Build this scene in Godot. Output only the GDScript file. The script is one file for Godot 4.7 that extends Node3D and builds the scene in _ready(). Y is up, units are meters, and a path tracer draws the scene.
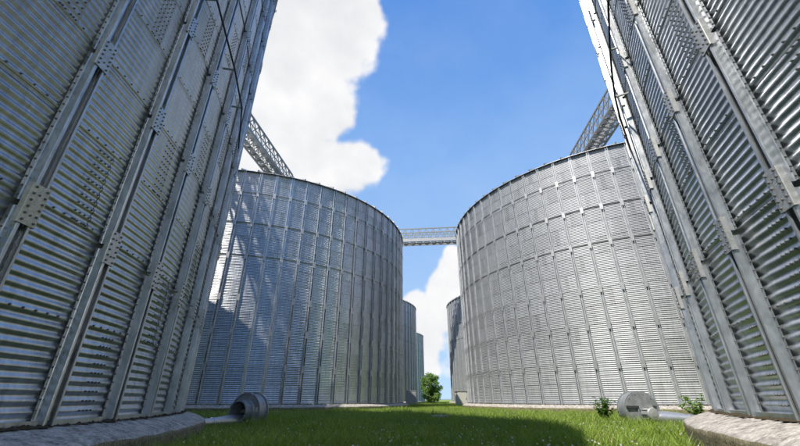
extends Node3D
# Two rows of corrugated steel grain silos with a strip of grass between them.
# Plan coordinates: x to the right, d away from the camera (Godot z = -d), metres.

const F := 369.0            # focal length in pixels of the 800 px wide photograph
const PITCH := 0.4463
const EYE := Vector3(0, 0.674, 0)
const GROUND := -0.08
const SUN_AZ := 0.716       # the sun stands behind and to the left
const SUN_EL := 0.94

const R := 13.3             # silo radius
const RING := 0.98          # height of one ring of sheets (ten waves)
const RINGS := 15
const RIBS := 78
const WAVE := 0.098
const SHEETS := 26
const SPLICES := [1.86, 3.82, 5.78, 8.4, 10.65, 12.9]
const AMP := 0.0098

var rng := RandomNumberGenerator.new()
var mats := {}
var meshes := {}
var taken := {}

# ------------------------------------------------------------------ naming
func numbered(called: String) -> String:
	var k: int = taken.get(called, 0)
	taken[called] = k + 1
	return called if k == 0 else "%s_%03d" % [called, k]

func thing(called: String, label: String, category: String, at: Vector3, turn := 0.0, group := "") -> Node3D:
	var o := Node3D.new()
	o.name = numbered(called)
	add_child(o)
	o.position = at
	o.rotation.y = turn
	tag(o, label, category, group)
	return o

func tag(o: Node, label: String, category: String, group := "") -> void:
	o.set_meta("label", label)
	o.set_meta("category", category)
	if group != "":
		o.set_meta("group", group)

func part(called: String, mesh: Mesh, mat: Material, parent: Node, xf := Transform3D.IDENTITY) -> MeshInstance3D:
	var o := MeshInstance3D.new()
	o.name = called
	o.mesh = mesh
	if mat and mesh.get_surface_count() > 1:
		o.set_surface_override_material(0, mat)     # the bolts keep their own
	elif mat:
		o.material_override = mat
	o.transform = xf
	parent.add_child(o, true)
	return o

func at(x: float, y: float, d: float) -> Vector3:
	return Vector3(x, y, -d)

func pixel_ray(px: float, py: float) -> Vector3:
	var a := (px - 400.0) / F
	var b := (223.0 - py) / F
	return Vector3(a, sin(PITCH) + cos(PITCH) * b, -(cos(PITCH) - sin(PITCH) * b)).normalized()

# ------------------------------------------------------------------ mesh building
class Build:
	var v := PackedVector3Array()
	var n := PackedVector3Array()
	var uv := PackedVector2Array()
	var ix := PackedInt32Array()
	func quad(a: Vector3, b: Vector3, c: Vector3, d: Vector3) -> void:   # a b c d counter-clockwise seen from outside
		var nn := (b - a).cross(c - a).normalized()
		var k := v.size()
		for p in [a, b, c, d]:
			v.append(p); n.append(nn); uv.append(Vector2(p.x + p.z, p.y))
		for i in [0, 2, 1, 0, 3, 2]:
			ix.append(k + i)
	func tri(a: Vector3, b: Vector3, c: Vector3) -> void:
		var nn := (b - a).cross(c - a).normalized()
		var k := v.size()
		for p in [a, b, c]:
			v.append(p); n.append(nn); uv.append(Vector2(p.x + p.z, p.y))
		for i in [0, 2, 1]:
			ix.append(k + i)
	func box(xf: Transform3D, s: Vector3) -> void:
		var h := s * 0.5
		var p := []
		for i in 8:
			p.append(xf * Vector3(h.x if i & 1 else -h.x, h.y if i & 2 else -h.y, h.z if i & 4 else -h.z))
		quad(p[4], p[5], p[7], p[6]); quad(p[1], p[0], p[2], p[3])
		quad(p[5], p[1], p[3], p[7]); quad(p[0], p[4], p[6], p[2])
		quad(p[6], p[7], p[3], p[2]); quad(p[0], p[1], p[5], p[4])
	# grid of points with given normals, rows x cols
	func grid(pts: Array, nor: Array, cols: int) -> void:
		var k := v.size()
		for i in pts.size():
			v.append(pts[i]); n.append(nor[i]); uv.append(Vector2(pts[i].x + pts[i].z, pts[i].y))
		var rows := pts.size() / cols
		for r in rows - 1:
			for c in cols - 1:
				var a := k + r * cols + c
				for q in [[a, a + cols, a + 1], [a + 1, a + cols, a + cols + 1]]:
					var face := (v[q[1]] - v[q[0]]).cross(v[q[2]] - v[q[0]])
					if face.dot(n[q[0]] + n[q[1]] + n[q[2]]) > 0.0:      # front faces run clockwise
						q = [q[0], q[2], q[1]]
					for i in q:
						ix.append(i)
	# small bolt head: hexagonal frustum along dir
	func bolt(p: Vector3, dir: Vector3, r: float, h: float, sides := 6) -> void:
		var t := dir.cross(Vector3.UP)
		if t.length() < 0.01:
			t = dir.cross(Vector3.RIGHT)
		t = t.normalized()
		var s := dir.cross(t)
		var top := p + dir * h
		for i in sides:
			var a0 := TAU * i / sides
			var a1 := TAU * (i + 1) / sides
			var e0 := t * cos(a0) + s * sin(a0)
			var e1 := t * cos(a1) + s * sin(a1)
			quad(p + e0 * r, p + e1 * r, top + e1 * r * 0.8, top + e0 * r * 0.8)
			tri(top + e0 * r * 0.8, top + e1 * r * 0.8, top + dir * h * 0.15)
	# tube of points with radii
	func tube(pts: Array, rad: Array, sides := 10, caps := true) -> void:
		var k := v.size()
		var m := pts.size()
		var u := Vector3.ZERO
		for i in m:
			var dir: Vector3 = (pts[min(i + 1, m - 1)] - pts[max(i - 1, 0)]).normalized()
			if i == 0:
				u = dir.cross(Vector3.UP)
				if u.length() < 0.05:
					u = dir.cross(Vector3.RIGHT)
			u = (u - dir * u.dot(dir)).normalized()
			var w := dir.cross(u)
			for j in sides + 1:
				var a := TAU * j / sides
				var e := u * cos(a) + w * sin(a)
				v.append(pts[i] + e * rad[i]); n.append(e); uv.append(Vector2(float(j) / sides, i))
		for i in m - 1:
			for j in sides:
				var a := k + i * (sides + 1) + j
				for q in [a, a + sides + 1, a + 1, a + 1, a + sides + 1, a + sides + 2]:
					ix.append(q)
		if caps:
			for e in [0, m - 1]:
				var dir2: Vector3 = (pts[1] - pts[0]).normalized() * -1.0 if e == 0 else (pts[m - 1] - pts[m - 2]).normalized()
				var c := v.size()
				v.append(pts[e]); n.append(dir2); uv.append(Vector2.ZERO)
				for j in sides + 1:
					v.append(v[k + e * (sides + 1) + j]); n.append(dir2); uv.append(Vector2.ZERO)
				for j in sides:
					if e == 0:
						ix.append_array([c, c + 1 + j, c + 2 + j])
					else:
						ix.append_array([c, c + 2 + j, c + 1 + j])
	func into(m: ArrayMesh, mat: Material = null) -> ArrayMesh:
		if ix.is_empty():
			return m
		var a := []
		a.resize(Mesh.ARRAY_MAX)
		a[Mesh.ARRAY_VERTEX] = v
		a[Mesh.ARRAY_NORMAL] = n
		a[Mesh.ARRAY_TEX_UV] = uv
		a[Mesh.ARRAY_INDEX] = ix
		m.add_surface_from_arrays(Mesh.PRIMITIVE_TRIANGLES, a)
		if mat:
			m.surface_set_material(m.get_surface_count() - 1, mat)
		return m
	func mesh(mat: Material = null) -> ArrayMesh:
		return into(ArrayMesh.new(), mat)

func cyl(t: float, r: float, y: float) -> Vector3:     # t = 0 points away from the camera side (-Z), clockwise from above
	return Vector3(r * sin(t), y, -r * cos(t))

# ------------------------------------------------------------------ materials
func noise_image(size: int, freq: float, seed_: int, type := FastNoiseLite.TYPE_SIMPLEX_SMOOTH, octaves := 4) -> Image:
	var f := FastNoiseLite.new()
	f.noise_type = type
	f.seed = seed_
	f.frequency = freq
	f.fractal_octaves = octaves
	if type == FastNoiseLite.TYPE_CELLULAR:
		f.cellular_return_type = FastNoiseLite.RETURN_CELL_VALUE
		f.fractal_type = FastNoiseLite.FRACTAL_NONE
	var im := f.get_seamless_image(size, size, false, false, 0.1, true)
	im.convert(Image.FORMAT_L8)
	return im

func mixed_texture(size: int, layers: Array, low: Color, high: Color, contrast := 1.0) -> ImageTexture:
	# layers: [Image, weight]; low and high are linear colours
	var total := 0.0
	var data := []
	for l in layers:
		total += l[1]
		data.append([l[0].get_data(), l[1]])
	var out := PackedByteArray()
	out.resize(size * size * 3)
	for i in size * size:
		var s := 0.0
		for l in data:
			s += l[0][i] * l[1]
		s = clampf((s / (255.0 * total) - 0.5) * contrast + 0.5, 0.0, 1.0)
		var c := low.lerp(high, s).linear_to_srgb()
		out[i * 3] = int(c.r * 255.0)
		out[i * 3 + 1] = int(c.g * 255.0)
		out[i * 3 + 2] = int(c.b * 255.0)
	return ImageTexture.create_from_image(Image.create_from_data(size, size, false, Image.FORMAT_RGB8, out))

func plain(called: String, c: Color, rough := 0.8, metal := 0.0) -> StandardMaterial3D:
	var m := StandardMaterial3D.new()
	m.resource_name = called
	m.albedo_color = c.linear_to_srgb()
	m.roughness = rough
	m.metallic = metal
	mats[called] = m
	return m

func make_materials() -> void:
	var blot := noise_image(512, 0.012, 3)
	var fine := noise_image(512, 0.05, 5)
	var cells := noise_image(512, 0.045, 7, FastNoiseLite.TYPE_CELLULAR, 1)
	var speck := noise_image(512, 0.2, 11, FastNoiseLite.TYPE_VALUE, 2)
	var zinc := mixed_texture(512, [[blot, 1.0], [fine, 0.7], [cells, 0.35]], Color(0.40, 0.41, 0.425), Color(0.74, 0.75, 0.765), 1.6)
	var rough := mixed_texture(512, [[fine, 1.0], [blot, 1.0]], Color(0.0, 0.25, 0.0), Color(0.0, 0.42, 0.0), 1.4)
	# roughness textures are read as plain numbers: undo the sRGB step
	var rim := rough.get_image()
	rim.srgb_to_linear()
	rough = ImageTexture.create_from_image(rim)
	var dull := mixed_texture(512, [[fine, 1.0], [blot, 1.0]], Color(0.0, 0.48, 0.0), Color(0.0, 0.66, 0.0), 1.4)
	var dim := dull.get_image()
	dim.srgb_to_linear()
	dull = ImageTexture.create_from_image(dim)
	var tones := [0.98, 0.89, 0.94, 0.82]
	for kind in [["galvanised", 0.80, 1.0], ["dull_zinc", 0.42, 1.55]]:
		for k in 4:
			var m := plain("%s_%d" % [kind[0], k], Color(tones[k] * 0.94, tones[k] * 0.975, tones[k] * 1.03) if kind[0] == "galvanised" else Color(tones[k] * 0.67, tones[k] * 0.69, tones[k] * 0.735), kind[2], kind[1])
			m.albedo_texture = zinc
			m.roughness = 1.0
			m.roughness_texture = rough if kind[0] == "galvanised" else dull
			m.roughness_texture_channel = BaseMaterial3D.TEXTURE_CHANNEL_GREEN
			m.uv1_triplanar = true
			m.uv1_world_triplanar = true
			m.uv1_scale = Vector3(0.9, 0.15, 0.9)
			m.uv1_offset = Vector3(k * 0.31, k * 0.17, k * 0.23)
	var rb := plain("rib_steel", Color(0.82, 0.85, 0.89), 1.0, 0.75)
	rb.albedo_texture = zinc
	rb.roughness_texture = rough
	rb.roughness_texture_channel = BaseMaterial3D.TEXTURE_CHANNEL_GREEN
	rb.uv1_triplanar = true
	rb.uv1_world_triplanar = true
	rb.uv1_scale = Vector3(0.8, 0.3, 0.8)
	var rd := plain("rib_dull", Color(0.76, 0.79, 0.835), 1.0, 0.4)
	rd.albedo_texture = zinc
	rd.roughness_texture = dull
	rd.roughness_texture_channel = BaseMaterial3D.TEXTURE_CHANNEL_GREEN
	rd.uv1_triplanar = true
	rd.uv1_world_triplanar = true
	rd.uv1_scale = Vector3(0.8, 0.3, 0.8)
	var pl := plain("plate_steel", Color(0.85, 0.86, 0.87), 0.45, 0.7)
	pl.albedo_texture = mixed_texture(512, [[blot, 1.0], [fine, 1.0], [speck, 0.3]], Color(0.40, 0.405, 0.41), Color(0.76, 0.765, 0.77), 1.4)
	pl.uv1_triplanar = true
	pl.uv1_world_triplanar = true
	pl.uv1_scale = Vector3(0.9, 0.9, 0.9)
	var wp := plain("warm_reflection_plate", Color(1.0, 0.93, 0.84), 0.65, 0.3)  # beige tint paints in the warm reflection of the sunlit silo opposite
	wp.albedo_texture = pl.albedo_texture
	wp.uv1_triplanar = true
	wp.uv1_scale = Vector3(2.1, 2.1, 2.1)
	plain("bolt_steel", Color(0.13, 0.132, 0.135), 0.7, 0.2)
	plain("band_steel", Color(0.13, 0.135, 0.14), 0.6, 0.3)
	plain("truss_steel", Color(0.25, 0.265, 0.28), 0.55, 0.4)
	plain("casing_steel", Color(0.42, 0.43, 0.44), 0.5, 0.4)
	plain("cable_black", Color(0.02, 0.02, 0.022), 0.6)
	plain("matte_black", Color(0.045, 0.045, 0.048), 0.75)  # near-black, also stands in for the darkness inside the fan cover slot
	var fan := plain("fan_paint", Color(0.9, 0.9, 0.9), 0.45, 0.25)
	fan.albedo_texture = mixed_texture(512, [[blot, 1.0], [fine, 0.6]], Color(0.22, 0.245, 0.27), Color(0.42, 0.445, 0.47), 1.5)
	fan.uv1_triplanar = true
	fan.uv1_scale = Vector3(0.7, 0.7, 0.7)
	plain("duct_zinc", Color(0.5, 0.515, 0.54), 0.4, 0.8)
	plain("roof_zinc", Color(0.5, 0.5, 0.51), 0.5, 0.6)
	var con := plain("concrete", Color(1, 1, 1), 0.93)
	con.albedo_texture = mixed_texture(512, [[blot, 1.0], [fine, 0.8], [speck, 0.5]], Color(0.13, 0.115, 0.10), Color(0.66, 0.63, 0.60), 2.4)
	con.heightmap_enabled = false
	con.normal_enabled = true
	var bump: Image = speck.duplicate()
	bump.convert(Image.FORMAT_RGBA8)
	bump.bump_map_to_normal_map(3.0)
	con.normal_texture = ImageTexture.create_from_image(bump)
	con.normal_scale = 0.6
	con.uv1_triplanar = true
	con.uv1_world_triplanar = true
	con.uv1_scale = Vector3(0.75, 0.75, 0.75)
	var mos := plain("mossy_concrete", Color(1, 1, 1), 0.95)
	mos.albedo_texture = mixed_texture(512, [[blot, 0.8], [fine, 1.2], [speck, 0.6]], Color(0.045, 0.05, 0.02), Color(0.36, 0.31, 0.21), 2.2)
	mos.normal_enabled = true
	mos.normal_texture = con.normal_texture
	mos.uv1_triplanar = true
	mos.uv1_world_triplanar = true
	mos.uv1_scale = Vector3(0.9, 0.5, 0.9)
	plain("soil", Color(0.05, 0.038, 0.018), 0.95)
	var gr := plain("ground", Color(1, 1, 1), 0.95)
	gr.albedo_texture = mixed_texture(512, [[blot, 0.9], [fine, 1.0], [speck, 0.9]], Color(0.09, 0.14, 0.025), Color(0.27, 0.36, 0.08), 1.5)
	gr.uv1_triplanar = true
	gr.uv1_world_triplanar = true
	gr.uv1_scale = Vector3(0.35, 0.35, 0.35)
	var tr := plain("track", Color(1, 1, 1), 0.95)
	tr.albedo_texture = mixed_texture(512, [[blot, 0.9], [fine, 1.0], [speck, 0.9]], Color(0.2, 0.17, 0.12), Color(0.42, 0.38, 0.3), 1.5)
	tr.uv1_triplanar = true
	tr.uv1_world_triplanar = true
	tr.uv1_scale = Vector3(0.5, 0.5, 0.5)
	for a in [["grass", Color(1, 1, 1)], ["leaf", Color(1, 1, 1)]]:
		var m2 := plain(a[0], a[1], 0.55)
		m2.vertex_color_use_as_albedo = true
		m2.backlight_enabled = true
		m2.backlight = Color(0.55, 0.6, 0.25)
	var wl := plain("weed_leaf", Color(0.05, 0.115, 0.025), 0.8)
	wl.backlight_enabled = true
	wl.backlight = Color(0.35, 0.5, 0.12)
	var wl2 := plain("weed_leaf_pale", Color(0.13, 0.23, 0.05), 0.65)
	wl2.backlight_enabled = true
	wl2.backlight = Color(0.4, 0.5, 0.15)
	var tl := plain("tree_leaf", Color(0.12, 0.2, 0.045), 0.65)
	tl.backlight_enabled = true
	tl.backlight = Color(0.4, 0.55, 0.15)
	plain("stem", Color(0.06, 0.09, 0.03), 0.7)
	plain("bark", Color(0.06, 0.045, 0.03), 0.9)
	plain("flower_white", Color(0.72, 0.7, 0.64), 0.8)
	plain("cabinet_paint", Color(0.62, 0.61, 0.58), 0.6)
	plain("cabinet_grey", Color(0.3, 0.31, 0.32), 0.6)

# ------------------------------------------------------------------ silo pieces, shared between all silos
func sheet_mesh(bolts: bool) -> ArrayMesh:
	var b := Build.new()
	var span := TAU / SHEETS
	var cols := 7
	var step := 8 if bolts else 6
	var rows := 10 * step + 1
	var pts := []
	var nor := []
	for j in rows:
		var y := RING * j / (rows - 1)
		var w := y / WAVE * TAU
		var off := lerpf(0.009, 0.0, y / RING)
		var slope := AMP * cos(w) * TAU / WAVE - 0.009 / RING
		for i in cols:
			var t := (float(i) / (cols - 1) - 0.5) * span
			var r := R + AMP * sin(w) + off + lerpf(0.0, 0.003, float(i) / (cols - 1))
			pts.append(cyl(t, r, y))
			nor.append(cyl(t, 1.0, -slope).normalized())
	b.grid(pts, nor, cols)
	# turned-in lower edge, so that the lap casts its line
	for i in cols - 1:
		var t0 := (float(i) / (cols - 1) - 0.5) * span
		var t1 := (float(i + 1) / (cols - 1) - 0.5) * span
		b.quad(cyl(t1, R + 0.010, 0.0), cyl(t0, R + 0.010, 0.0), cyl(t0, R - 0.02, -0.004), cyl(t1, R - 0.02, -0.004))
	var m := b.mesh(null)
	if bolts:
		var k := Build.new()
		for c in 4:
			var t := -span * 0.5 + (0.035 + 0.065 * c) / R
			for j in 10:
				var y := (j + 0.25) * WAVE
				k.bolt(cyl(t, R + AMP + lerpf(0.009, 0.0, y / RING), y), cyl(t, 1.0, 0.0), 0.012, 0.011)
		for i in 24:
			var t := -span * 0.5 + span * (i + 0.5) / 24.0
			k.bolt(cyl(t, R + AMP + 0.009, 0.027), cyl(t, 1.0, 0.0), 0.012, 0.011)
		k.into(m, mats["bolt_steel"])
	return m

func rib_mesh(length: float, bolts: bool) -> ArrayMesh:
	# open channel facing outwards, with flanges on the wall and turned-in lips
	var base := R + AMP + 0.013
	var prof := [[-0.112, 0.0], [-0.078, 0.002], [-0.072, 0.008], [-0.068, 0.092], [-0.062, 0.098], [-0.038, 0.098], [-0.035, 0.083]]
	var b := Build.new()
	for side in [-1.0, 1.0]:
		for i in prof.size() - 1:
			var p0 := Vector3(prof[i][0] * -side, 0, -(base + prof[i][1]))
			var p1 := Vector3(prof[i + 1][0] * -side, 0, -(base + prof[i + 1][1]))
			var up := Vector3(0, length, 0)
			if side > 0:
				b.quad(p0, p0 + up, p1 + up, p1)
			else:
				b.quad(p1, p1 + up, p0 + up, p0)
	b.quad(Vector3(0.072, 0, -base - 0.004), Vector3(-0.072, 0, -base - 0.004), Vector3(-0.072, length, -base - 0.004), Vector3(0.072, length, -base - 0.004))
	var m := b.mesh(null)
	if bolts:
		var k := Build.new()
		var nb := int(length / WAVE)
		for j in nb:
			for x in [-0.096, 0.096]:
				k.bolt(Vector3(x, (j + 0.4) * WAVE, -base), Vector3(0, 0, -1), 0.011, 0.010)
		k.into(m, mats["bolt_steel"])
	return m

func plate_mesh(bolts: bool) -> ArrayMesh:
	var z := -(R + AMP + 0.013 + 0.103)
	var b := Build.new()
	var w := 0.092
	var h := 0.2
	var c := 0.006
	# front face with a small chamfer, and returns that wrap the lips
	b.quad(Vector3(w - c, -h, z - c), Vector3(-w + c, -h, z - c), Vector3(-w + c, h, z - c), Vector3(w - c, h, z - c))
	for s in [-1.0, 1.0]:
		var a := [Vector3(s * (w - c), -h, z - c), Vector3(s * w, -h, z), Vector3(s * w, h, z), Vector3(s * (w - c), h, z - c)]
		var d := [Vector3(s * w, -h, z), Vector3(s * w, -h, z + 0.05), Vector3(s * w, h, z + 0.05), Vector3(s * w, h, z)]
		for q in [a, d]:
			if s > 0:
				b.quad(q[1], q[0], q[3], q[2])
			else:
				b.quad(q[0], q[1], q[2], q[3])
	for s in [-1.0, 1.0]:
		b.quad(Vector3(-w, s * h, z), Vector3(-w, s * h, z - c), Vector3(w, s * h, z - c), Vector3(w, s * h, z))
	var m := b.mesh(null)
	if bolts:
		var k := Build.new()
		for x in [-0.057, 0.057]:
			for j in 6:
				k.bolt(Vector3(x, -0.165 + 0.066 * j, z - c), Vector3(0, 0, -1), 0.013, 0.012)
		for y in [-0.105, 0.105]:
			k.bolt(Vector3(0.0, y, z - c), Vector3(0, 0, -1), 0.011, 0.01)
		k.into(m, mats["bolt_steel"])
	return m

func plinth_mesh(seed_: int) -> ArrayMesh:
	# concrete ring: a top that slopes outwards, a worn edge and a mossy face
	var f := FastNoiseLite.new()
	f.seed = seed_
	f.frequency = 0.9
	f.fractal_octaves = 4
	var m := ArrayMesh.new()
	var n := 480
	var top := Build.new()
	var face := Build.new()
	var ring := func(t: float) -> Array:
		var a := f.get_noise_3d(sin(t) * R, 0.0, cos(t) * R)
		var b2 := f.get_noise_3d(sin(t) * R * 2.3, 9.0, cos(t) * R * 2.3)
		var e := 0.03 * a + 0.025 * b2
		return [cyl(t, R - 0.35, 0.0), cyl(t, R + 0.04, 0.0), cyl(t, R + 0.22, -0.035 + 0.02 * b2), cyl(t, R + 0.42, -0.095 + 0.03 * a), cyl(t, R + 0.535 + e, -0.14 + 0.03 * b2),
			cyl(t, R + 0.575 + e, -0.165 + 0.03 * b2), cyl(t, R + 0.59 + e * 0.8, -0.22), cyl(t, R + 0.58 + 0.03 * b2, -0.36), cyl(t, R + 0.59 + 0.03 * a, -0.75)]
	var rows := []
	for i in n + 1:
		rows.append(ring.call(TAU * (i % n) / n))
	for which in [[top, 0, 5], [face, 5, 8]]:
		var bb: Build = which[0]
		var lo: int = which[1]
		var hi: int = which[2]
		var pts := []
		var nor := []
		for i in n + 1:
			var t := TAU * i / n
			for k in range(lo, hi + 1):
				var p: Array = rows[i]
				var u: Vector3 = p[min(k + 1, p.size() - 1)] - p[max(k - 1, 0)]
				var tang := cyl(t + PI / 2, 1.0, 0.0)
				pts.append(p[k])
				nor.append(tang.cross(u).normalized() * (1.0 if tang.cross(u).dot(cyl(t, 1.0, 1.0)) > 0 else -1.0))
		bb.grid(pts, nor, hi - lo + 1)
	top.into(m, mats["concrete"])
	face.into(m, mats["mossy_concrete"])
	return m

func dirt_mesh(seed_: int, t0: float, t1: float) -> ArrayMesh:
	# crumbs of soil and leaves that lie where the wall meets the plinth
	var r2 := RandomNumberGenerator.new()
	r2.seed = seed_
	var b := Build.new()
	var t := t0
	while t < t1:
		var s := r2.randf_range(0.02, 0.055)
		var p := cyl(t, R + r2.randf_range(0.02, 0.15), -0.008)
		var e := Basis(Vector3.UP, r2.randf() * TAU)
		var q := []
		for i in 5:
			q.append(p + e * Vector3(cos(TAU * i / 5) * s * r2.randf_range(0.8, 1.7), 0, sin(TAU * i / 5) * s))
		var apex := p + Vector3(0, s * r2.randf_range(0.3, 0.75), 0)
		for i in 5:
			b.tri(q[(i + 1) % 5], q[i], apex)
		t += r2.randf_range(0.0008, 0.003)
	return b.mesh(null)

func roof_mesh() -> ArrayMesh:
	var b := Build.new()
	var n := 144
	var rise := 7.15
	var out := 0.17
	for i in n:
		var t0 := TAU * i / n
		var t1 := TAU * (i + 1) / n
		var e0 := cyl(t0, R + out, -0.06)
		var e1 := cyl(t1, R + out, -0.06)
		var a0 := cyl(t0, 0.9, rise - 0.45)
		var a1 := cyl(t1, 0.9, rise - 0.45)
		b.quad(e1, e0, a0, a1)
		b.quad(e0, e1, cyl(t1, R - 0.02, -0.02), cyl(t0, R - 0.02, -0.02))
		b.quad(e0 + Vector3(0, -0.03, 0), e1 + Vector3(0, -0.03, 0), e1, e0)
	for i in RIBS:
		var t := TAU * i / RIBS
		var mid := cyl(t, (R + out + 0.9) * 0.5, rise * 0.5 - 0.2)
		var dir := (cyl(t, 0.9, rise - 0.45) - cyl(t, R + out + 0.06, -0.08))
		var z := dir.normalized()
		var x := z.cross(Vector3.UP).normalized()
		b.box(Transform3D(Basis(x, z.cross(x) * -1.0, z), mid), Vector3(0.07, 0.11, dir.length()))
	return b.mesh(null)

func band_mesh(t_half: float, r: float, h: float, depth: float) -> ArrayMesh:
	var b := Build.new()
	var c := 6
	for i in c:
		var t0 := lerpf(-t_half, t_half, float(i) / c)
		var t1 := lerpf(-t_half, t_half, float(i + 1) / c)
		b.quad(cyl(t1, r + depth, 0), cyl(t0, r + depth, 0), cyl(t0, r + depth, h), cyl(t1, r + depth, h))
		b.quad(cyl(t1, r, h), cyl(t1, r + depth, h), cyl(t0, r + depth, h), cyl(t0, r, h))
		b.quad(cyl(t0, r, 0), cyl(t0, r + depth, 0), cyl(t1, r + depth, 0), cyl(t1, r, 0))
	return b.mesh(null)

func back_mesh(t0: float, t1: float) -> ArrayMesh:
	var b := Build.new()
	var c := 60
	var pts := []
	var nor := []
	for j in 2:
		for i in c + 1:
			var t := lerpf(t0, t1, float(i) / c)
			pts.append(cyl(t, R, RING * RINGS * j))
			nor.append(cyl(t, 1, 0))
	b.grid(pts, nor, c + 1)
	return b.mesh(null)

func turned(t: float, y := 0.0) -> Transform3D:
	return Transform3D(Basis(Vector3.UP, -t), Vector3(0, y, 0))

func silo(x: float, d: float, base: float, detail: int, phase: float, zinc: String, label: String, seed_: int) -> Node3D:
	# detail 2: near, sheets and plates with bolts; 1: middle; 0: far
	var o := thing("grain_silo", label, "silo", at(x, base, d), 0.0, "round steel grain silos in two rows")
	var r2 := RandomNumberGenerator.new()
	r2.seed = seed_
	var facing := atan2(-x, -d)
	var dist := sqrt(x * x + d * d)
	var half := acos(minf(0.99, R / dist)) + deg_to_rad(10.0)
	var t_lo := facing - half
	var t_hi := facing + half
	part("plinth", plinth_mesh(seed_), null, o)
	part("roof", meshes["roof"], mats["roof_zinc"], o, Transform3D(Basis.IDENTITY, Vector3(0, RING * RINGS, 0)))
	var rib := TAU / RIBS
	var span := TAU / SHEETS
	# sheets, ring by ring, seams staggered by one bay
	var s_mesh: Mesh = meshes["sheet_bolted"] if detail > 0 else meshes["sheet"]
	var far_xf := []
	var lo_edge := 1e9
	var hi_edge := -1e9
	for k in RINGS:
		var shift := rib * float((k * 2) % 3)
		var i0 := int(floor((t_lo - shift) / span))
		var i1 := int(ceil((t_hi - shift) / span))
		lo_edge = minf(lo_edge, i0 * span)
		hi_edge = maxf(hi_edge, i1 * span + span)
		for i in range(i0, i1 + 1):
			var t := (i + 0.5) * span + shift
			var xf := turned(t, k * RING)
			# every sheet hangs a little differently
			var mid := cyl(0.0, R, RING * 0.5)
			var bow := Basis(Vector3.UP, r2.randf_range(-0.001, 0.001)) * Basis(Vector3.RIGHT, r2.randf_range(-0.001, 0.001))
			xf = xf * Transform3D(bow, mid - bow * mid)
			var g := r2.randi() % 10
			if detail > 0:
				part("wall_sheet", s_mesh, mats["%s_%d" % [zinc, [0, 0, 0, 1, 1, 2, 2, 2, 3, 0][g]]], o, xf)
			else:
				far_xf.append(xf)
	if detail == 0:
		var mm := MultiMesh.new()
		mm.transform_format = MultiMesh.TRANSFORM_3D
		mm.mesh = s_mesh
		mm.instance_count = far_xf.size()
		for i in far_xf.size():
			mm.set_instance_transform(i, far_xf[i])
		var mi := MultiMeshInstance3D.new()
		mi.name = "wall_sheets"
		mi.multimesh = mm
		mi.material_override = mats[zinc + "_0"]
		mi.set_meta("kind", "stuff")
		o.add_child(mi)
	part("rear_wall", back_mesh(t_hi, t_lo + TAU), mats["galvanised_0"], o)
	# ribs in lengths of two rings, joined by bolted plates
	var rib_mat: Material = mats["rib_dull"] if zinc == "dull_zinc" else mats["rib_steel"]
	var j0 := int(floor(t_lo / rib)) + 1
	var j1 := int(floor(t_hi / rib)) - 1
	for j in range(j0, j1 + 1):
		var t := j * rib + deg_to_rad(phase)
		if detail == 0:
			part("rib", meshes["rib_tall"], rib_mat, o, turned(t, 0.0))
			continue
		for k in SPLICES.size() + 1:
			var from: float = SPLICES[k - 1] + 0.03 if k > 0 else 0.0
			part("rib", meshes["rib_%d_%d" % [detail, k]], rib_mat, o, turned(t, from))
			if k > 0:
				var worn := detail == 2 and k == 1 and x < 0.0 and absf(rad_to_deg(t) - 91.0) < 2.0  # picks the one plate whose colour carries a painted reflection
				var p := part("splice_plate", meshes["plate_bolted"] if detail > 1 else meshes["plate"], mats["warm_reflection_plate"] if worn else mats["plate_steel"], o, turned(t, SPLICES[k - 1]))
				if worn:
					p.set_meta("label", "splice plate with a warm reflection put into its beige colour, dark bolts")
	# seam bands on the upper rings, foot angle and eave ring
	var bays := int(ceil((t_hi - t_lo) / span))
	for i in bays:
		var t := t_lo + (i + 0.5) * span
		for y in [8.4, 10.65, 12.9]:
			part("seam_band", meshes["band"], mats["band_steel"], o, turned(t, y + 0.05))
		part("foot_angle", meshes["foot"], mats["rib_steel"], o, turned(t, 0.0))
		part("eave_band", meshes["eave"], mats["band_steel"], o, turned(t, RING * RINGS - 0.1))
	var di := part("soil_crumbs", dirt_mesh(seed_ + 50, t_lo, t_hi), mats["soil"], o)
	di.set_meta("kind", "stuff")
	return o

# ------------------------------------------------------------------ bridges
func member(called: String, o: Node3D, a: Vector3, b: Vector3, w: float, h: float, mat: Material) -> void:
	var z := (b - a).normalized()
	var up := Vector3.UP if absf(z.y) < 0.95 else Vector3.RIGHT
	var x := up.cross(z).normalized()
	var y := z.cross(x)
	var p := MeshInstance3D.new()
	p.name = called
	p.mesh = meshes["unit_box"]
	p.material_override = mat
	p.transform = Transform3D(Basis(x * w, y * h, z * (b - a).length()), (a + b) * 0.5)
	o.add_child(p, true)

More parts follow.
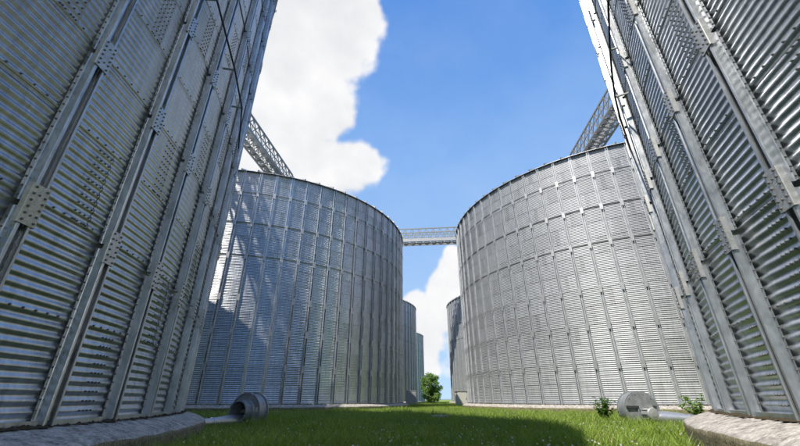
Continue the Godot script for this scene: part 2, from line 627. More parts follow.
func bridge(label: String, a: Vector3, b: Vector3, width: float, low: float, high: float, bays: int, solid: bool) -> void:
	var mid := (a + b) * 0.5
	var dir := (b - a)
	var len := dir.length()
	var o := thing("conveyor_bridge", label, "bridge", Vector3(mid.x, low, mid.z), atan2(-dir.x, -dir.z) + PI, "lattice conveyor bridges over the silo roofs")
	var h := high - low
	var w := width * 0.5
	var ts: Material = mats["truss_steel"]
	for s in [-w, w]:
		for y in [0.0, h * 0.5, h]:
			member("chord", o, Vector3(s, y, -len * 0.5), Vector3(s, y, len * 0.5), 0.13 if y != h * 0.5 else 0.07, 0.15 if y != h * 0.5 else 0.06, ts)
	var st := len / bays
	for i in bays + 1:
		var z := -len * 0.5 + st * i
		for s in [-w, w]:
			member("post", o, Vector3(s, 0.06, z), Vector3(s, h - 0.06, z), 0.08, 0.08, ts)
		member("cross_beam", o, Vector3(-w, -0.01, z), Vector3(w, -0.01, z), 0.1, 0.12, ts)
		if i < bays:
			for s in [-w, w]:
				member("diagonal", o, Vector3(s * 0.975, 0.05, z), Vector3(s * 0.975, h - 0.05, z + st), 0.06, 0.1, ts)
				member("diagonal", o, Vector3(s * 1.02, h - 0.05, z), Vector3(s * 1.02, 0.05, z + st), 0.06, 0.1, ts)
			member("floor_brace", o, Vector3(-w, 0.02, z), Vector3(w, 0.02, z + st), 0.08, 0.04, ts)
			member("floor_brace", o, Vector3(w, -0.03, z), Vector3(-w, -0.03, z + st), 0.08, 0.04, ts)
	# conveyor casing and a narrow walkway of planks beside it
	member("conveyor_casing", o, Vector3(-w * 0.45, 0.42, -len * 0.5), Vector3(-w * 0.45, 0.42, len * 0.5), 0.36, 0.5, mats["casing_steel"])
	var planks := int(len / 1.5)
	for i in planks:
		var z0 := -len * 0.5 + len * i / planks
		member("walkway_plank", o, Vector3(w * 0.5, 0.1, z0 + 0.05), Vector3(w * 0.5, 0.1, z0 + len / planks - 0.05), w * 0.5, 0.03, ts)
	if solid:
		for s in [-w - 0.075, w + 0.075]:
			for i in planks:
				var z0 := -len * 0.5 + len * i / planks
				member("side_panel", o, Vector3(s, 0.22, z0 + 0.01), Vector3(s, 0.22, z0 + len / planks - 0.01), 0.03, 0.5, mats["casing_steel"])

# ------------------------------------------------------------------ fans
func disc_profile(prof: Array, sides: int) -> ArrayMesh:
	# lathe around the local z axis: prof = [radius, z], flat bands
	var b := Build.new()
	for i in prof.size() - 1:
		var r0: float = prof[i][0]; var z0: float = prof[i][1]
		var r1: float = prof[i + 1][0]; var z1: float = prof[i + 1][1]
		var sl := Vector2(z1 - z0, r0 - r1).normalized()
		var pts := []
		var nor := []
		for row in 2:
			for j in sides + 1:
				var a := TAU * j / sides
				var r: float = r0 if row == 0 else r1
				pts.append(Vector3(cos(a) * r, sin(a) * r, z0 if row == 0 else z1))
				nor.append(Vector3(cos(a) * sl.x, sin(a) * sl.x, sl.y))
		b.grid(pts, nor, sides + 1)
	return b.mesh(null)

func fan_inlet(x: float, d: float, r: float, turn: float, duct_to: Vector3, label: String) -> void:
	# blower seen from its inlet side: drum, flange rim, open inlet pipe, stand and a duct to the silo
	var cy := 0.44
	var o := thing("aeration_fan", label, "fan", at(x, GROUND, d), turn, "aeration fans in the grass")
	var c := Transform3D(Basis.IDENTITY, Vector3(0, cy, 0))
	part("housing", disc_profile([[0.0, -0.22], [r, -0.22], [r, 0.2], [0.34, 0.21]], 44), mats["fan_paint"], o, c)
	for z in [-0.22, 0.2]:
		part("rim", disc_profile([[r - 0.01, z - 0.02], [r + 0.035, z - 0.02], [r + 0.035, z + 0.02], [r - 0.01, z + 0.02]], 44), mats["fan_paint"], o, c)
	part("inlet_pipe", disc_profile([[0.34, 0.205], [0.30, 0.25], [0.275, 0.5], [0.30, 0.52], [0.30, 0.55], [0.265, 0.55], [0.255, 0.1]], 36), mats["fan_paint"], o, c)
	part("inlet_throat", disc_profile([[0.255, 0.11], [0.255, -0.15], [0.0, -0.15]], 36), mats["fan_paint"], o, c)
	var hub := part("impeller", disc_profile([[0.07, -0.05], [0.06, 0.18], [0.0, 0.2]], 16), mats["casing_steel"], o, c)
	for k in 6:
		var bl := Build.new()
		bl.box(Transform3D(Basis(Vector3(0, 0, 1), TAU * k / 6.0) * Basis(Vector3(1, 0, 0), 0.5), Basis(Vector3(0, 0, 1), TAU * k / 6.0) * Vector3(0.15, 0, 0.08)), Vector3(0.18, 0.11, 0.008))
		part("blade", bl.mesh(null), mats["casing_steel"], hub)
	for k in 16:
		var a := TAU * (k + 0.5) / 16.0
		var bb := Build.new()
		bb.bolt(Vector3(cos(a) * (r + 0.012), cy + sin(a) * (r + 0.012), 0.221), Vector3(0, 0, 1), 0.013, 0.014)
		part("bolt", bb.mesh(null), mats["bolt_steel"], o)
	part("label_plate", meshes["unit_box"], mats["cabinet_paint"], o, Transform3D(Basis.from_scale(Vector3(0.07, 0.13, 0.006)), Vector3(0.40, cy + 0.05, 0.211)))
	part("motor", disc_profile([[0.0, -0.62], [0.13, -0.60], [0.15, -0.5], [0.15, -0.22]], 20), mats["fan_paint"], o, c)
	for s in [-0.32, 0.32]:
		part("stand", meshes["unit_box"], mats["truss_steel"], o, Transform3D(Basis.from_scale(Vector3(0.07, 0.26, 0.4)), Vector3(s, 0.09, 0)))
	duct(o, at(x - 0.1, 0.1, d - 0.1), duct_to, 0.18, 0.115)

func duct(o: Node3D, a: Vector3, b: Vector3, r0: float, r1: float) -> void:
	var inv := o.transform.affine_inverse()
	var pa: Vector3 = inv * a
	var pb: Vector3 = inv * b
	var b1 := Build.new()
	var q := pa.lerp(pb, 0.45)
	b1.tube([pa, pa.lerp(pb, 0.2), q], [r0, r0 * 0.98, r1 * 1.1], 18)
	part("taper_duct", b1.mesh(null), mats["duct_zinc"], o)
	var b2 := Build.new()
	b2.tube([q, q.lerp(pb, 0.06), q.lerp(pb, 0.07), pb], [r1 * 1.15, r1 * 1.15, r1, r1], 18)
	part("duct", b2.mesh(null), mats["duct_zinc"], o)
	var b3 := Build.new()
	b3.tube([q.lerp(pb, 0.5), q.lerp(pb, 0.56)], [r1 * 1.12, r1 * 1.12], 18)
	part("clamp", b3.mesh(null), mats["truss_steel"], o)

func fan_motor(x: float, d: float, r: float, turn: float, duct_to: Vector3, label: String) -> void:
	# blower seen from its motor side: big disc cover with black bars for a dark open slot, motor in the middle, outlet to the right
	var cy := 0.46
	var o := thing("aeration_fan", label, "fan", at(x, GROUND, d), turn, "aeration fans in the grass")
	var c := Transform3D(Basis.IDENTITY, Vector3(0, cy, 0))
	part("housing", disc_profile([[0.0, -0.3], [r * 0.98, -0.3], [r, -0.28], [r, 0.12], [r * 0.98, 0.14], [0.0, 0.15]], 48), mats["fan_paint"], o, c)
	for z in [-0.28, 0.12]:
		part("rim", disc_profile([[r - 0.01, z - 0.015], [r + 0.03, z - 0.015], [r + 0.03, z + 0.015], [r - 0.01, z + 0.015]], 48), mats["fan_paint"], o, c)
	for s in [[-0.30, 0.36], [0.27, 0.26]]:
		part("dark_slot_bar", meshes["unit_box"], mats["matte_black"], o, Transform3D(Basis.from_scale(Vector3(s[1], 0.055, 0.05)), Vector3(s[0], cy + 0.1, 0.18)))  # raised black bars imitate the shade in an open slot
	var mo := part("motor", disc_profile([[0.17, 0.14], [0.17, 0.42], [0.15, 0.45], [0.06, 0.47], [0.0, 0.47]], 24), mats["casing_steel"], o, Transform3D(Basis.IDENTITY, Vector3(0.12, cy - 0.09, 0)))
	for k in 10:
		var a := TAU * k / 10.0
		part("cooling_fin", meshes["unit_box"], mats["casing_steel"], mo, Transform3D(Basis(Vector3(0, 0, 1), a) * Basis.from_scale(Vector3(0.04, 0.012, 0.24)), Vector3(cos(a) * 0.18, sin(a) * 0.18, 0.28)))
	part("terminal_box", meshes["unit_box"], mats["casing_steel"], mo, Transform3D(Basis.from_scale(Vector3(0.12, 0.09, 0.12)), Vector3(0.02, 0.2, 0.28)))
	part("motor_bracket", meshes["unit_box"], mats["matte_black"], o, Transform3D(Basis(Vector3(0, 0, 1), -0.5) * Basis.from_scale(Vector3(0.34, 0.06, 0.2)), Vector3(0.18, cy - 0.23, 0.26)))
	for k in 12:
		var a := TAU * (k + 0.5) / 12.0
		var bb := Build.new()
		bb.bolt(Vector3(cos(a) * (r - 0.05), cy + sin(a) * (r - 0.05), 0.141), Vector3(0, 0, 1), 0.014, 0.014)
		part("bolt", bb.mesh(null), mats["bolt_steel"], o)
	part("stiffener", meshes["unit_box"], mats["fan_paint"], o, Transform3D(Basis.from_scale(Vector3(0.035, r * 1.1, 0.04)), Vector3(-0.14, cy - r * 0.4, 0.165)))
	for s in [-0.34, 0.34]:
		part("stand", meshes["unit_box"], mats["truss_steel"], o, Transform3D(Basis.from_scale(Vector3(0.07, 0.3, 0.4)), Vector3(s, 0.1, -0.08)))
	duct(o, at(x + 0.22, 0.16, d), duct_to, 0.22, 0.14)

# ------------------------------------------------------------------ plants
func blade(b: Build, p: Vector3, lean: Vector3, side: Vector3, len: float, w: float) -> void:
	var m := p + Vector3(0, len * 0.55, 0) + lean * len * 0.22
	var e := p + Vector3(0, len * 0.92, 0) + lean * len * 0.75
	var nn := (Vector3.UP + lean * 0.4).cross(side).normalized()
	var k := b.v.size()
	for q in [p - side * w, p + side * w, m - side * w * 0.8, m + side * w * 0.8, e]:
		b.v.append(q); b.n.append(nn); b.uv.append(Vector2(q.x, q.y))
	b.ix.append_array([k, k + 1, k + 2, k + 1, k + 3, k + 2, k + 2, k + 3, k + 4])

func tuft(seed_: int, count: int, len: float, spread: float) -> ArrayMesh:
	var r2 := RandomNumberGenerator.new()
	r2.seed = seed_
	var b := Build.new()
	for i in count:
		var a := r2.randf() * TAU
		var lean := Vector3(cos(a), 0, sin(a)) * r2.randf_range(0.3, 1.5)
		var a2 := r2.randf() * TAU
		var p := Vector3(cos(a2), 0, sin(a2)) * spread * sqrt(r2.randf())
		var sd := Vector3(-sin(a), 0, cos(a)).rotated(Vector3.UP, r2.randf_range(-0.6, 0.6))
		blade(b, p, lean, sd, len * r2.randf_range(0.55, 1.15), r2.randf_range(0.0028, 0.0052))
	return b.mesh(null)

func leaf_quad(b: Build, p: Vector3, out: Vector3, nn: Vector3, len: float, w: float) -> void:
	var s := out.cross(nn).normalized() * w
	var up := nn * len * 0.06
	b.quad(p, p + out * len * 0.5 + s + up, p + out * len, p + out * len * 0.5 - s + up)

func clover(seed_: int) -> ArrayMesh:
	var r2 := RandomNumberGenerator.new()
	r2.seed = seed_
	var b := Build.new()
	for i in 12:
		var a := r2.randf() * TAU
		var p := Vector3(cos(a), 0, sin(a)) * r2.randf_range(0.0, 0.09)
		p.y = r2.randf_range(0.05, 0.14)
		for k in 3:
			var a2 := a + TAU * k / 3.0
			var nn := Vector3(r2.randf_range(-0.45, 0.45), 1, r2.randf_range(-0.45, 0.45)).normalized()
			var out := Vector3(cos(a2), r2.randf_range(-0.2, 0.4), sin(a2)).normalized()
			leaf_quad(b, p, out, nn, 0.032, 0.013)
	return b.mesh(null)

func flower_mesh() -> ArrayMesh:
	var b := Build.new()
	for i in 3:
		for j in 6:
			var a0 := TAU * j / 6
			var a1 := TAU * (j + 1) / 6
			var t0 := PI * i / 3
			var t1 := PI * (i + 1) / 3
			var f := func(t: float, a: float) -> Vector3: return Vector3(sin(t) * cos(a), cos(t), sin(t) * sin(a)) * 0.0125
			b.quad(f.call(t0, a1), f.call(t0, a0), f.call(t1, a0), f.call(t1, a1))
	return b.mesh(null)

func in_silo(x: float, d: float, extra: float) -> bool:
	for c in silo_spots:
		if Vector2(x - c[0], d - c[1]).length() < R + extra:
			return true
	return false

func scatter(called: String, label: String, category: String, mesh: Mesh, mat: Material, count: int, seed_: int, spec: Dictionary) -> void:
	var r2 := RandomNumberGenerator.new()
	r2.seed = seed_
	var patch := FastNoiseLite.new()
	patch.seed = seed_ + 1
	patch.frequency = 0.35
	var xs := []
	var cs := []
	var tries := 0
	while xs.size() < count and tries < count * 6:
		tries += 1
		# more of them near the eye, evenly spread over the strip of ground
		var u := r2.randf()
		var d: float = spec.near + (spec.far - spec.near) * pow(u, spec.bias)
		var wide := 5.0 + d * 0.32
		var x := r2.randf_range(-wide + d * 0.02, wide + d * 0.06)
		if in_silo(x, d, 0.6):
			continue
		var pn := patch.get_noise_2d(x, d)
		if r2.randf() < spec.get("patchy", 0.0) * (0.5 - pn):
			continue
		var s: float = r2.randf_range(0.7, 1.25) * (1.0 + 0.35 * pn) * lerpf(1.0, spec.get("grow", 1.0), clampf(d / 60.0, 0.0, 1.0))
		var bs := Basis(Vector3.UP, r2.randf() * TAU) * Basis(Vector3(1, 0, 0), r2.randf_range(-0.15, 0.15))
		xs.append(Transform3D(bs.scaled(Vector3(s, s * spec.get("tall", 1.0), s)), at(x, spec.get("lift", 0.0) * r2.randf_range(0.6, 1.2) + hump(x, d), d)))
		var g := r2.randf()
		var col: Color = spec.a.lerp(spec.b, clampf(g * 0.7 + 0.3 * (0.5 + pn), 0.0, 1.0))
		if r2.randf() < spec.get("dry", 0.0):
			col = Color(0.24, 0.22, 0.08)
		cs.append(col)
	var mm := MultiMesh.new()
	mm.transform_format = MultiMesh.TRANSFORM_3D
	mm.use_colors = true
	mm.mesh = mesh
	mm.instance_count = xs.size()
	for i in xs.size():
		mm.set_instance_transform(i, xs[i])
		mm.set_instance_color(i, cs[i])
	var o := MultiMeshInstance3D.new()
	o.name = numbered(called)
	o.multimesh = mm
	o.material_override = mat
	o.set_meta("kind", "stuff")
	tag(o, label, category)
	add_child(o)

var hump_noise := FastNoiseLite.new()
func hump(x: float, d: float) -> float:
	if d < -8.0 or d > 110.0 or absf(x) > 40.0:
		return GROUND
	return GROUND + hump_noise.get_noise_2d(x, d) * 0.05

func weed(label: String, p: Vector3, height: float, stems: int, spread: float, leaf_len: float, mat: Material, seed_: int) -> void:
	var o := thing("weed_plant", label, "plant", p)
	var r2 := RandomNumberGenerator.new()
	r2.seed = seed_
	var lf := Build.new()
	for s in stems:
		var a := r2.randf() * TAU
		var tip := Vector3(cos(a) * spread * r2.randf(), height * r2.randf_range(0.6, 1.0), sin(a) * spread * r2.randf())
		var st := Build.new()
		var pts := []
		var rad := []
		for i in 6:
			var u := i / 5.0
			pts.append(Vector3(tip.x * u * u, tip.y * u, tip.z * u * u))
			rad.append(lerpf(0.009, 0.003, u))
		st.tube(pts, rad, 6)
		part("stem", st.mesh(null), mats["stem"], o)
		for i in int(18 * height / 0.6) + 8:
			var u := r2.randf_range(0.12, 1.0)
			var q := Vector3(tip.x * u * u, tip.y * u, tip.z * u * u)
			var a2 := r2.randf() * TAU
			var out := Vector3(cos(a2), r2.randf_range(-0.3, 0.6), sin(a2)).normalized()
			var nn := Vector3(r2.randf_range(-0.5, 0.5), 1, r2.randf_range(-0.5, 0.5)).normalized()
			leaf_quad(lf, q, out, nn, leaf_len * r2.randf_range(0.5, 1.1), leaf_len * 0.26)
	part("leaves", lf.mesh(null), mat, o)

func tree(label: String, p: Vector3, height: float, wide: float, seed_: int) -> void:
	var o := thing("leafy_tree", label, "tree", p)
	var r2 := RandomNumberGenerator.new()
	r2.seed = seed_
	var tb := Build.new()
	tb.tube([Vector3.ZERO, Vector3(0.05, height * 0.3, 0), Vector3(-0.05, height * 0.75, 0.1)], [0.2, 0.15, 0.05], 8)
	part("trunk", tb.mesh(null), mats["bark"], o)
	var lb := Build.new()
	var clumps := []
	for i in 60:
		var a := r2.randf() * TAU
		var y := r2.randf_range(0.05, 0.93)
		var rr := wide * 0.5 * sqrt(maxf(0.05, 1.0 - pow((y - 0.42) / 0.62, 2.0))) * r2.randf_range(0.05, 0.95)
		clumps.append([Vector3(cos(a) * rr, y * height, sin(a) * rr), r2.randf_range(0.45, 0.85)])
		var l := Build.new()
		l.tube([Vector3(0, y * height * 0.6, 0), clumps[i][0]], [0.05, 0.015], 5)
		part("branch", l.mesh(null), mats["bark"], o)
	for c in clumps:
		for i in 150:
			var dd: Vector3 = Vector3(r2.randfn(), r2.randfn() * 0.8, r2.randfn()).normalized() * c[1] * pow(r2.randf(), 0.45)
			var q: Vector3 = c[0] + dd
			var out := Vector3(r2.randf_range(-1, 1), r2.randf_range(-0.8, 0.4), r2.randf_range(-1, 1)).normalized()
			var nn: Vector3 = (dd.normalized() + Vector3(0, 0.7, 0) + Vector3(r2.randf_range(-0.6, 0.6), 0, r2.randf_range(-0.6, 0.6))).normalized()
			leaf_quad(lb, q, out, nn, r2.randf_range(0.2, 0.34), 0.09)
	part("crown", lb.mesh(null), mats["tree_leaf"], o)

# ------------------------------------------------------------------ sky
func make_sky() -> Sky:
	var w := 2048
	var h := 1024
	var big := FastNoiseLite.new()
	big.seed = 21
	big.frequency = 3.2
	big.fractal_octaves = 6
	big.fractal_gain = 0.52
	var soft := FastNoiseLite.new()
	soft.seed = 4
	soft.frequency = 1.7
	soft.fractal_octaves = 4
	# heaps of cloud: [direction, angular radius]
	var heaps := []
	for c in [[300, 60, 78], [255, 120, 80], [330, 35, 62], [330, 110, 40], [350, 20, 42], [318, 175, 58], [352, 168, 40], [250, 10, 90], [150, 60, 120], [290, 150, 60], [60, 200, 130],
			[446, 285, 26], [432, 318, 32], [455, 300, 34], [425, 345, 24], [470, 300, 34], [410, 360, 40], [450, 268, 18], [452, 255, 13], [415, 305, 20], [390, 320, 24], [480, 350, 50], [540, 380, 50]]:
		heaps.append([pixel_ray(c[0], c[1]), c[2] / F * 0.82])
	var r2 := RandomNumberGenerator.new()
	r2.seed = 99
	for i in 9:                               # the same fair-weather clouds all round
		var az := r2.randf() * TAU
		var el := r2.randf_range(0.02, 1.2)
		var dir := Vector3(cos(el) * sin(az), sin(el), cos(el) * cos(az))
		if dir.dot(pixel_ray(470, 140)) > 0.78:
			continue
		for k in 4:
			heaps.append([(dir + Vector3(r2.randfn(), r2.randfn() * 0.5, r2.randfn()) * 0.11).normalized(), r2.randf_range(0.06, 0.2)])
	var hd := PackedVector3Array()
	var hc := PackedFloat32Array()
	for a in heaps:
		hd.append(a[0])
		hc.append(a[1])
	# coarse field of the heaps, read back smoothly
	var cw := 512
	var ch := 256
	var coarse := PackedFloat32Array()
	coarse.resize(cw * ch)
	coarse.fill(-3.0)
	for j in ch:
		var el := (0.5 - (j + 0.5) / ch) * PI
		if el < -0.1:
			continue
		for i in cw:
			var az := (i + 0.5) / cw * TAU
			var dir := Vector3(cos(el) * sin(az), sin(el), cos(el) * -cos(az))
			var s := -3.0
			for k in hd.size():
				var dp := dir.dot(hd[k])
				if dp > 0.6:
					s = maxf(s, 1.0 - sqrt(maxf(0.0, 2.0 - 2.0 * dp)) / hc[k])
			coarse[j * cw + i] = s
	var px := PackedFloat32Array()
	px.resize(w * h * 4)
	for j in h:
		var el := (0.5 - (j + 0.5) / h) * PI
		var y := sin(el)
		var up := clampf(y, 0.0, 1.0)
		var blue := Color(0.52, 0.74, 0.97).lerp(Color(0.12, 0.32, 0.77), pow(up, 0.6))
		blue = blue.lerp(Color(0.08, 0.25, 0.68), smoothstep(0.5, 1.0, up))
		for i in w:
			var o := (j * w + i) * 4
			var c := blue
			if el < -0.04:
				c = Color(0.12, 0.15, 0.07)
			else:
				var az := (i + 0.5) / w * TAU
				var dir := Vector3(cos(el) * sin(az), y, cos(el) * -cos(az))
				var fx := (i + 0.5) / w * cw - 0.5
				var fy := clampf((j + 0.5) / h * ch - 0.5, 0.0, ch - 1.001)
				var x0 := int(floor(fx))
				var y0 := int(fy)
				var tx := fx - x0
				var ty := fy - y0
				x0 = (x0 + cw) % cw
				var x1 := (x0 + 1) % cw
				var e := lerpf(lerpf(coarse[y0 * cw + x0], coarse[y0 * cw + x1], tx), lerpf(coarse[(y0 + 1) * cw + x0], coarse[(y0 + 1) * cw + x1], tx), ty)
				var q := dir * 1.0
				var n1 := big.get_noise_3d(q.x * 2.0, q.y * 2.6, q.z * 2.0)
				var dens := smoothstep(0.0, 0.27, e + n1 * 0.42 - 0.03)
				var n2 := soft.get_noise_3d(q.x * 3.0, q.y * 4.0, q.z * 3.0)
				var veil := clampf(0.03 + 0.05 * n2, 0.0, 1.0)
				c = c.lerp(Color(0.9, 0.93, 0.97), veil)
				if dens > 0.0:
					var lit := clampf(0.93 + 0.09 * n1 + 0.08 * n2 + 0.05 * smoothstep(0.3, 0.0, e), 0.68, 1.02)
					var white := Color(0.86, 0.885, 0.93).lerp(Color(1.02, 1.01, 1.0), clampf((lit - 0.6) / 0.4, 0.0, 1.0))
					c = c.lerp(white * lit * 0.93, dens * 0.96)
			px[o] = c.r
			px[o + 1] = c.g
			px[o + 2] = c.b
			px[o + 3] = 1.0
	var img := Image.create_from_data(w, h, false, Image.FORMAT_RGBAF, px.to_byte_array())
	var m := PanoramaSkyMaterial.new()
	m.panorama = ImageTexture.create_from_image(img)
	var s2 := Sky.new()
	s2.sky_material = m
	return s2

# ------------------------------------------------------------------ the scene
var silo_spots := [[-16.82, 3.23], [-13.15, 34.83], [-10.58, 66.4], [-7.46, 98.0], [16.32, -0.66], [18.75, 31.03], [21.4, 62.4]]

func _ready() -> void:
	var cam := Camera3D.new()
	cam.name = "camera"
	cam.position = EYE
	cam.rotation.x = PITCH
	cam.fov = rad_to_deg(2.0 * atan(223.0 / F))
	cam.far = 3000.0
	add_child(cam)
	cam.current = true
	var env := Environment.new()
	env.background_mode = Environment.BG_SKY
	env.sky = make_sky()
	env.background_energy_multiplier = 0.80
	env.tonemap_mode = Environment.TONE_MAPPER_LINEAR
	env.tonemap_exposure = 1.35
	env.sdfgi_enabled = true
	env.ssao_enabled = true
	env.ssil_enabled = true
	var we := WorldEnvironment.new()
	we.name = "environment"
	we.environment = env
	add_child(we)
	var sun := DirectionalLight3D.new()
	sun.name = "sun"
	sun.light_energy = 1.4
	sun.light_color = Color(1.0, 0.965, 0.9)
	sun.light_angular_distance = 0.5
	sun.shadow_enabled = true
	add_child(sun)
	var to_sun := Vector3(-sin(SUN_AZ) * cos(SUN_EL), sin(SUN_EL), cos(SUN_AZ) * cos(SUN_EL))
	sun.look_at_from_position(to_sun * 100.0, Vector3.ZERO, Vector3.UP)

	hump_noise.seed = 8
	hump_noise.frequency = 0.25
	make_materials()
	var ub := BoxMesh.new()
	ub.size = Vector3.ONE
	meshes["unit_box"] = ub
	meshes["sheet_bolted"] = sheet_mesh(true)
	meshes["sheet"] = sheet_mesh(false)
	for k in SPLICES.size() + 1:
		var from: float = SPLICES[k - 1] + 0.03 if k > 0 else 0.0
		var to: float = SPLICES[k] - 0.03 if k < SPLICES.size() else RING * RINGS
		meshes["rib_1_%d" % k] = rib_mesh(to - from, false)
		meshes["rib_2_%d" % k] = rib_mesh(to - from, true)
	meshes["rib_tall"] = rib_mesh(RING * RINGS, false)
	meshes["plate_bolted"] = plate_mesh(true)
	meshes["plate"] = plate_mesh(false)
	meshes["roof"] = roof_mesh()
	meshes["band"] = band_mesh(TAU / (2.0 * SHEETS), R + AMP + 0.002, 0.035, 0.02)
	meshes["foot"] = band_mesh(TAU / (2.0 * SHEETS), R + AMP + 0.002, 0.05, 0.07)
	meshes["eave"] = band_mesh(TAU / (2.0 * SHEETS), R + AMP + 0.002, 0.07, 0.06)

	# ground: one sheet to the horizon, gently uneven between the silos
	var gb := Build.new()
	var gx := []
	var i := -44.0
	gx.append_array([-1500.0, -400.0, -120.0])
	while i <= 44.0:
		gx.append(i)
		i += 0.8
	gx.append_array([120.0, 400.0, 1500.0])
	var gd := [-1500.0, -300.0, -60.0]
	i = -12.0
	while i <= 112.0:
		gd.append(i)
		i += 0.8
	gd.append_array([200.0, 500.0, 2000.0])
	var pts := []
	var nor := []
	for d in gd:
		for x in gx:
			pts.append(at(x, hump(x, d), d))
			nor.append(Vector3.UP)
	gb.grid(pts, nor, gx.size())
	var ground := part("ground", gb.mesh(null), mats["ground"], self)
	ground.set_meta("kind", "structure")
	# pale dirt track that crosses behind the second pair of silos
	var tb := Build.new()
	pts = []
	nor = []
	for k in 41:
		var x := -40.0 + k * 2.0
		for e in 6:
			var d := 51.0 + x * -0.09 + (e / 5.0 - 0.5) * (2.6 + 0.5 * sin(x * 0.7))
			pts.append(at(x, GROUND + 0.055 + 0.01 * sin(x), d))
			nor.append(Vector3.UP)
	tb.grid(pts, nor, 6)
	var track := part("track", tb.mesh(null), mats["track"], self)
	track.set_meta("kind", "structure")

	# silos
	var b0 := 0.44
	silo(silo_spots[0][0], silo_spots[0][1], b0, 2, 3.2, "galvanised", "shaded corrugated steel silo whose plinth the left-facing blower duct runs to", 1)
	silo(silo_spots[4][0], silo_spots[4][1], 0.496, 2, 3.5, "galvanised", "sunlit corrugated steel silo with thick ribs beside the disc-shaped fan, on a pale worn plinth", 2)
	silo(silo_spots[1][0], silo_spots[1][1], b0, 1, 3.55, "galvanised", "blue-grey corrugated silo with another silo's shadow across its lower wall", 3)
	silo(silo_spots[5][0], silo_spots[5][1], b0, 1, 2.47, "dull_zinc", "pale sunlit corrugated silo with dark seam bands behind the disc-shaped fan", 4)
	silo(silo_spots[2][0], silo_spots[2][1], b0, 0, 1.0, "galvanised", "far grey silo just behind the blue-grey shaded silo", 5)
	silo(silo_spots[3][0], silo_spots[3][1], b0, 0, 2.0, "galvanised", "farthest and lowest-looking grey silo beside the green tree", 6)
	silo(silo_spots[6][0], silo_spots[6][1], b0, 0, 3.0, "dull_zinc", "far silo with a dark shadow on its wall behind the pale sunlit silo", 7)

	# conveyor bridges over the roofs
	var low := 22.35
	var high := 23.95
	bridge("lattice bridge from the near shaded silo to the blue-grey silo", at(-16.9, 0, 2.5), at(-13.15, 0, 36.0), 1.6, low, high, 32, false)
	bridge("lattice bridge from the near sunlit silo to the pale sunlit silo", at(16.3, 0, -1.5), at(18.75, 0, 32.0), 1.6, low, high, 32, false)
	bridge("lattice bridge that crosses high between the two rows of silos", at(-11.9, 0, 53.5), at(20.0, 0, 50.3), 1.5, low - 0.2, high + 0.3, 30, true)
	bridge("lattice bridge from the blue-grey silo on to the far grey silo", at(-13.15, 0, 36.2), at(-10.58, 0, 66.4), 1.5, low, high, 29, false)
	bridge("lattice bridge from the pale sunlit silo on to the far shadowed silo", at(18.75, 0, 32.2), at(21.4, 0, 62.4), 1.5, low, high, 29, false)

	# fans
	fan_inlet(-4.55, 12.5, 0.47, -0.28, at(-5.3, 0.14, 9.5), "grey blower with an open dark inlet pipe, lying in shaded grass")
	fan_motor(7.25, 12.5, 0.5, 0.0, at(8.7, 0.16, 10.4), "sunlit grey disc-shaped blower with a motor at its middle")

	details()

func cable(label: String, spot: Array, base: float, px: Array, tail: float) -> void:
	# a cable that hangs a hand's breadth off the wall; its line follows the wall's curve
	var o := thing("hanging_cable", label, "cable", at(spot[0], base, spot[1]), 0.0, "black cables hung on the near silos")
	var pts := []
	var rad := []
	var rr := R + 0.24
	for p in px:
		var dir := pixel_ray(p[0], p[1])
		var dx := dir.x
		var dd := -dir.z
		var a := dx * dx + dd * dd
		var b: float = dx * spot[0] + dd * spot[1]
		var c: float = spot[0] * spot[0] + spot[1] * spot[1] - rr * rr
		var t := (b - sqrt(maxf(0.0, b * b - a * c))) / a
		pts.append(dir * t + EYE - o.position)
		rad.append(0.018)
	# on round the wall, out of sight
	var m := pts.size()
	var ta := atan2(pts[m - 1].x, -pts[m - 1].z)
	var tb := atan2(pts[m - 2].x, -pts[m - 2].z)
	var ya: float = pts[m - 1].y
	var dy: float = pts[m - 1].y - pts[m - 2].y
	var dt := signf(ta - tb) * 0.16
	for k in 5:
		pts.append(cyl(ta + dt * (k + 1) * 1.6, R + 0.12, ya + dy * (k + 1) * 0.25))
		rad.append(0.018)
	var first: Vector3 = pts[0] + (pts[0] - pts[1]) * 0.6
	pts.push_front(first)
	rad.append(0.018)
	var b2 := Build.new()
	b2.tube(pts, rad, 7)
	part("wire", b2.mesh(null), mats["cable_black"], o)
	for k in range(1, pts.size(), 2):
		var inward: Vector3 = Vector3(pts[k].x, 0, pts[k].z).normalized()
		member("standoff_bracket", o, pts[k] + inward * 0.02, pts[k] - inward * 0.24, 0.03, 0.03, mats["truss_steel"])

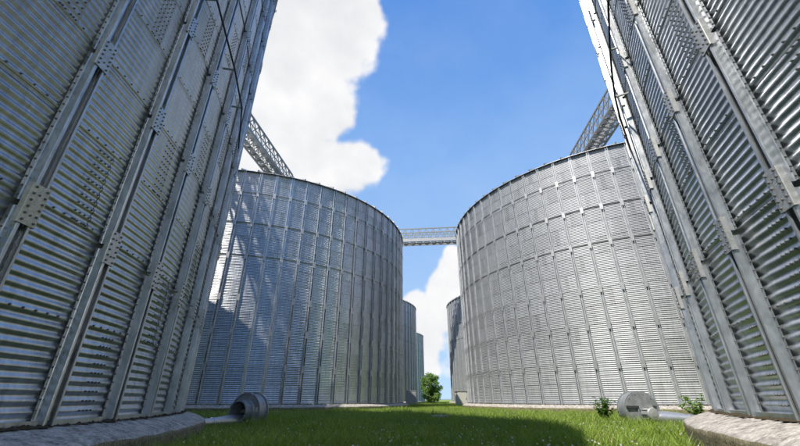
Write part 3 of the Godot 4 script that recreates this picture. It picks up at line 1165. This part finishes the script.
func details() -> void:
	cable("black cable that hangs slantwise on the shaded near silo", silo_spots[0], 0.44, [[217, 0], [226, 35], [235, 70], [239, 92], [242, 108]], 0.0)
	cable("black cable that hangs on the sunlit near silo", silo_spots[4], 0.496, [[608, 0], [609, 25], [610, 50], [612, 75], [615, 97], [620, 118]], 0.0)

	# round cover in the grass
	var wc := thing("well_cover", "pale round concrete cover lying in the grass", "cover", at(1.45, 0.0, 15.2))
	part("ring", disc_profile([[0.0, 0.16], [0.3, 0.16], [0.34, 0.13], [0.35, 0.02], [0.35, -0.2]], 32), mats["concrete"], wc, Transform3D(Basis(Vector3(1, 0, 0), -PI / 2), Vector3.ZERO))
	part("lifting_handle", meshes["unit_box"], mats["truss_steel"], wc, Transform3D(Basis.from_scale(Vector3(0.14, 0.03, 0.03)), Vector3(0, 0.178, 0)))

	# cabinets by the far silos
	var cb := thing("control_cabinet", "small white cabinet beside the foot of the pale sunlit silo", "cabinet", at(7.0, 0.0, 46.5), 0.1)
	part("body", meshes["unit_box"], mats["cabinet_paint"], cb, Transform3D(Basis.from_scale(Vector3(1.25, 1.5, 0.8)), Vector3(0, 0.75, 0)))
	part("door", meshes["unit_box"], mats["cabinet_paint"], cb, Transform3D(Basis.from_scale(Vector3(1.05, 1.3, 0.03)), Vector3(0, 0.76, 0.416)))
	part("lid", meshes["unit_box"], mats["casing_steel"], cb, Transform3D(Basis.from_scale(Vector3(1.4, 0.06, 0.95)), Vector3(0, 1.531, 0)))
	part("handle", meshes["unit_box"], mats["truss_steel"], cb, Transform3D(Basis.from_scale(Vector3(0.04, 0.18, 0.05)), Vector3(0.42, 0.8, 0.456)))
	var cg := thing("control_cabinet", "dark grey cabinet at the foot of the far grey silo", "cabinet", at(1.45, 0.0, 53.5), 0.0)
	part("body", meshes["unit_box"], mats["cabinet_grey"], cg, Transform3D(Basis.from_scale(Vector3(1.3, 1.7, 0.8)), Vector3(0, 0.85, 0)))
	part("door", meshes["unit_box"], mats["cabinet_grey"], cg, Transform3D(Basis.from_scale(Vector3(1.1, 1.5, 0.03)), Vector3(0, 0.86, 0.416)))
	part("lid", meshes["unit_box"], mats["casing_steel"], cg, Transform3D(Basis.from_scale(Vector3(1.4, 0.06, 0.9)), Vector3(0, 1.731, 0)))

	# plants
	tree("round green tree standing far behind the grass strip", at(6.7, 0.0, 85.0), 6.0, 4.3, 5)
	weed("dark leafy weed bush beside the disc-shaped blower", at(6.35, GROUND, 12.9), 0.84, 32, 0.45, 0.12, mats["weed_leaf"], 31)
	weed("pale straggling weed between the blower duct and the worn plinth", at(8.35, GROUND, 11.6), 0.92, 18, 0.66, 0.13, mats["weed_leaf_pale"], 32)
	weed("single dark weed stalk standing in the middle of the grass", at(1.25, GROUND, 16.0), 0.46, 3, 0.12, 0.08, mats["weed_leaf"], 33)

	# grass, clover and clover flowers
	var ga := Color(0.12, 0.215, 0.028)
	var gb := Color(0.34, 0.48, 0.065)
	scatter("grass", "green grass covering the ground between the silos", "grass", tuft(1, 16, 0.2, 0.08), mats["grass"], 32000, 41, {near = 4.5, far = 45.0, bias = 1.7, a = ga, b = gb, patchy = 0.4, grow = 1.3, dry = 0.03})
	scatter("tall_grass", "taller grass blades standing out of the lawn", "grass", tuft(2, 9, 0.3, 0.06), mats["grass"], 13000, 42, {near = 4.5, far = 50.0, bias = 1.6, a = ga, b = gb, patchy = 0.9, grow = 1.1, dry = 0.08})
	scatter("distant_grass", "grass farther off along the silos", "grass", tuft(3, 16, 0.22, 0.14), mats["grass"], 16000, 43, {near = 25.0, far = 110.0, bias = 1.3, a = ga, b = gb, patchy = 0.2, grow = 1.5, dry = 0.05})
	scatter("nearby_grass", "grass beside and behind the viewpoint", "grass", tuft(4, 16, 0.18, 0.12), mats["grass"], 3500, 44, {near = -7.0, far = 4.6, bias = 1.0, a = ga, b = gb, grow = 1.0})
	scatter("clover", "low clover leaves mixed into the grass", "clover", clover(5), mats["leaf"], 7000, 45, {near = 4.5, far = 30.0, bias = 1.5, a = Color(0.11, 0.20, 0.03), b = Color(0.28, 0.40, 0.08), patchy = 0.8})
	scatter("clover_flowers", "small white clover flowers dotted over the grass", "flowers", flower_mesh(), mats["flower_white"], 1100, 46, {near = 5.0, far = 30.0, bias = 1.6, lift = 0.23, patchy = 1.0, a = Color.WHITE, b = Color.WHITE})
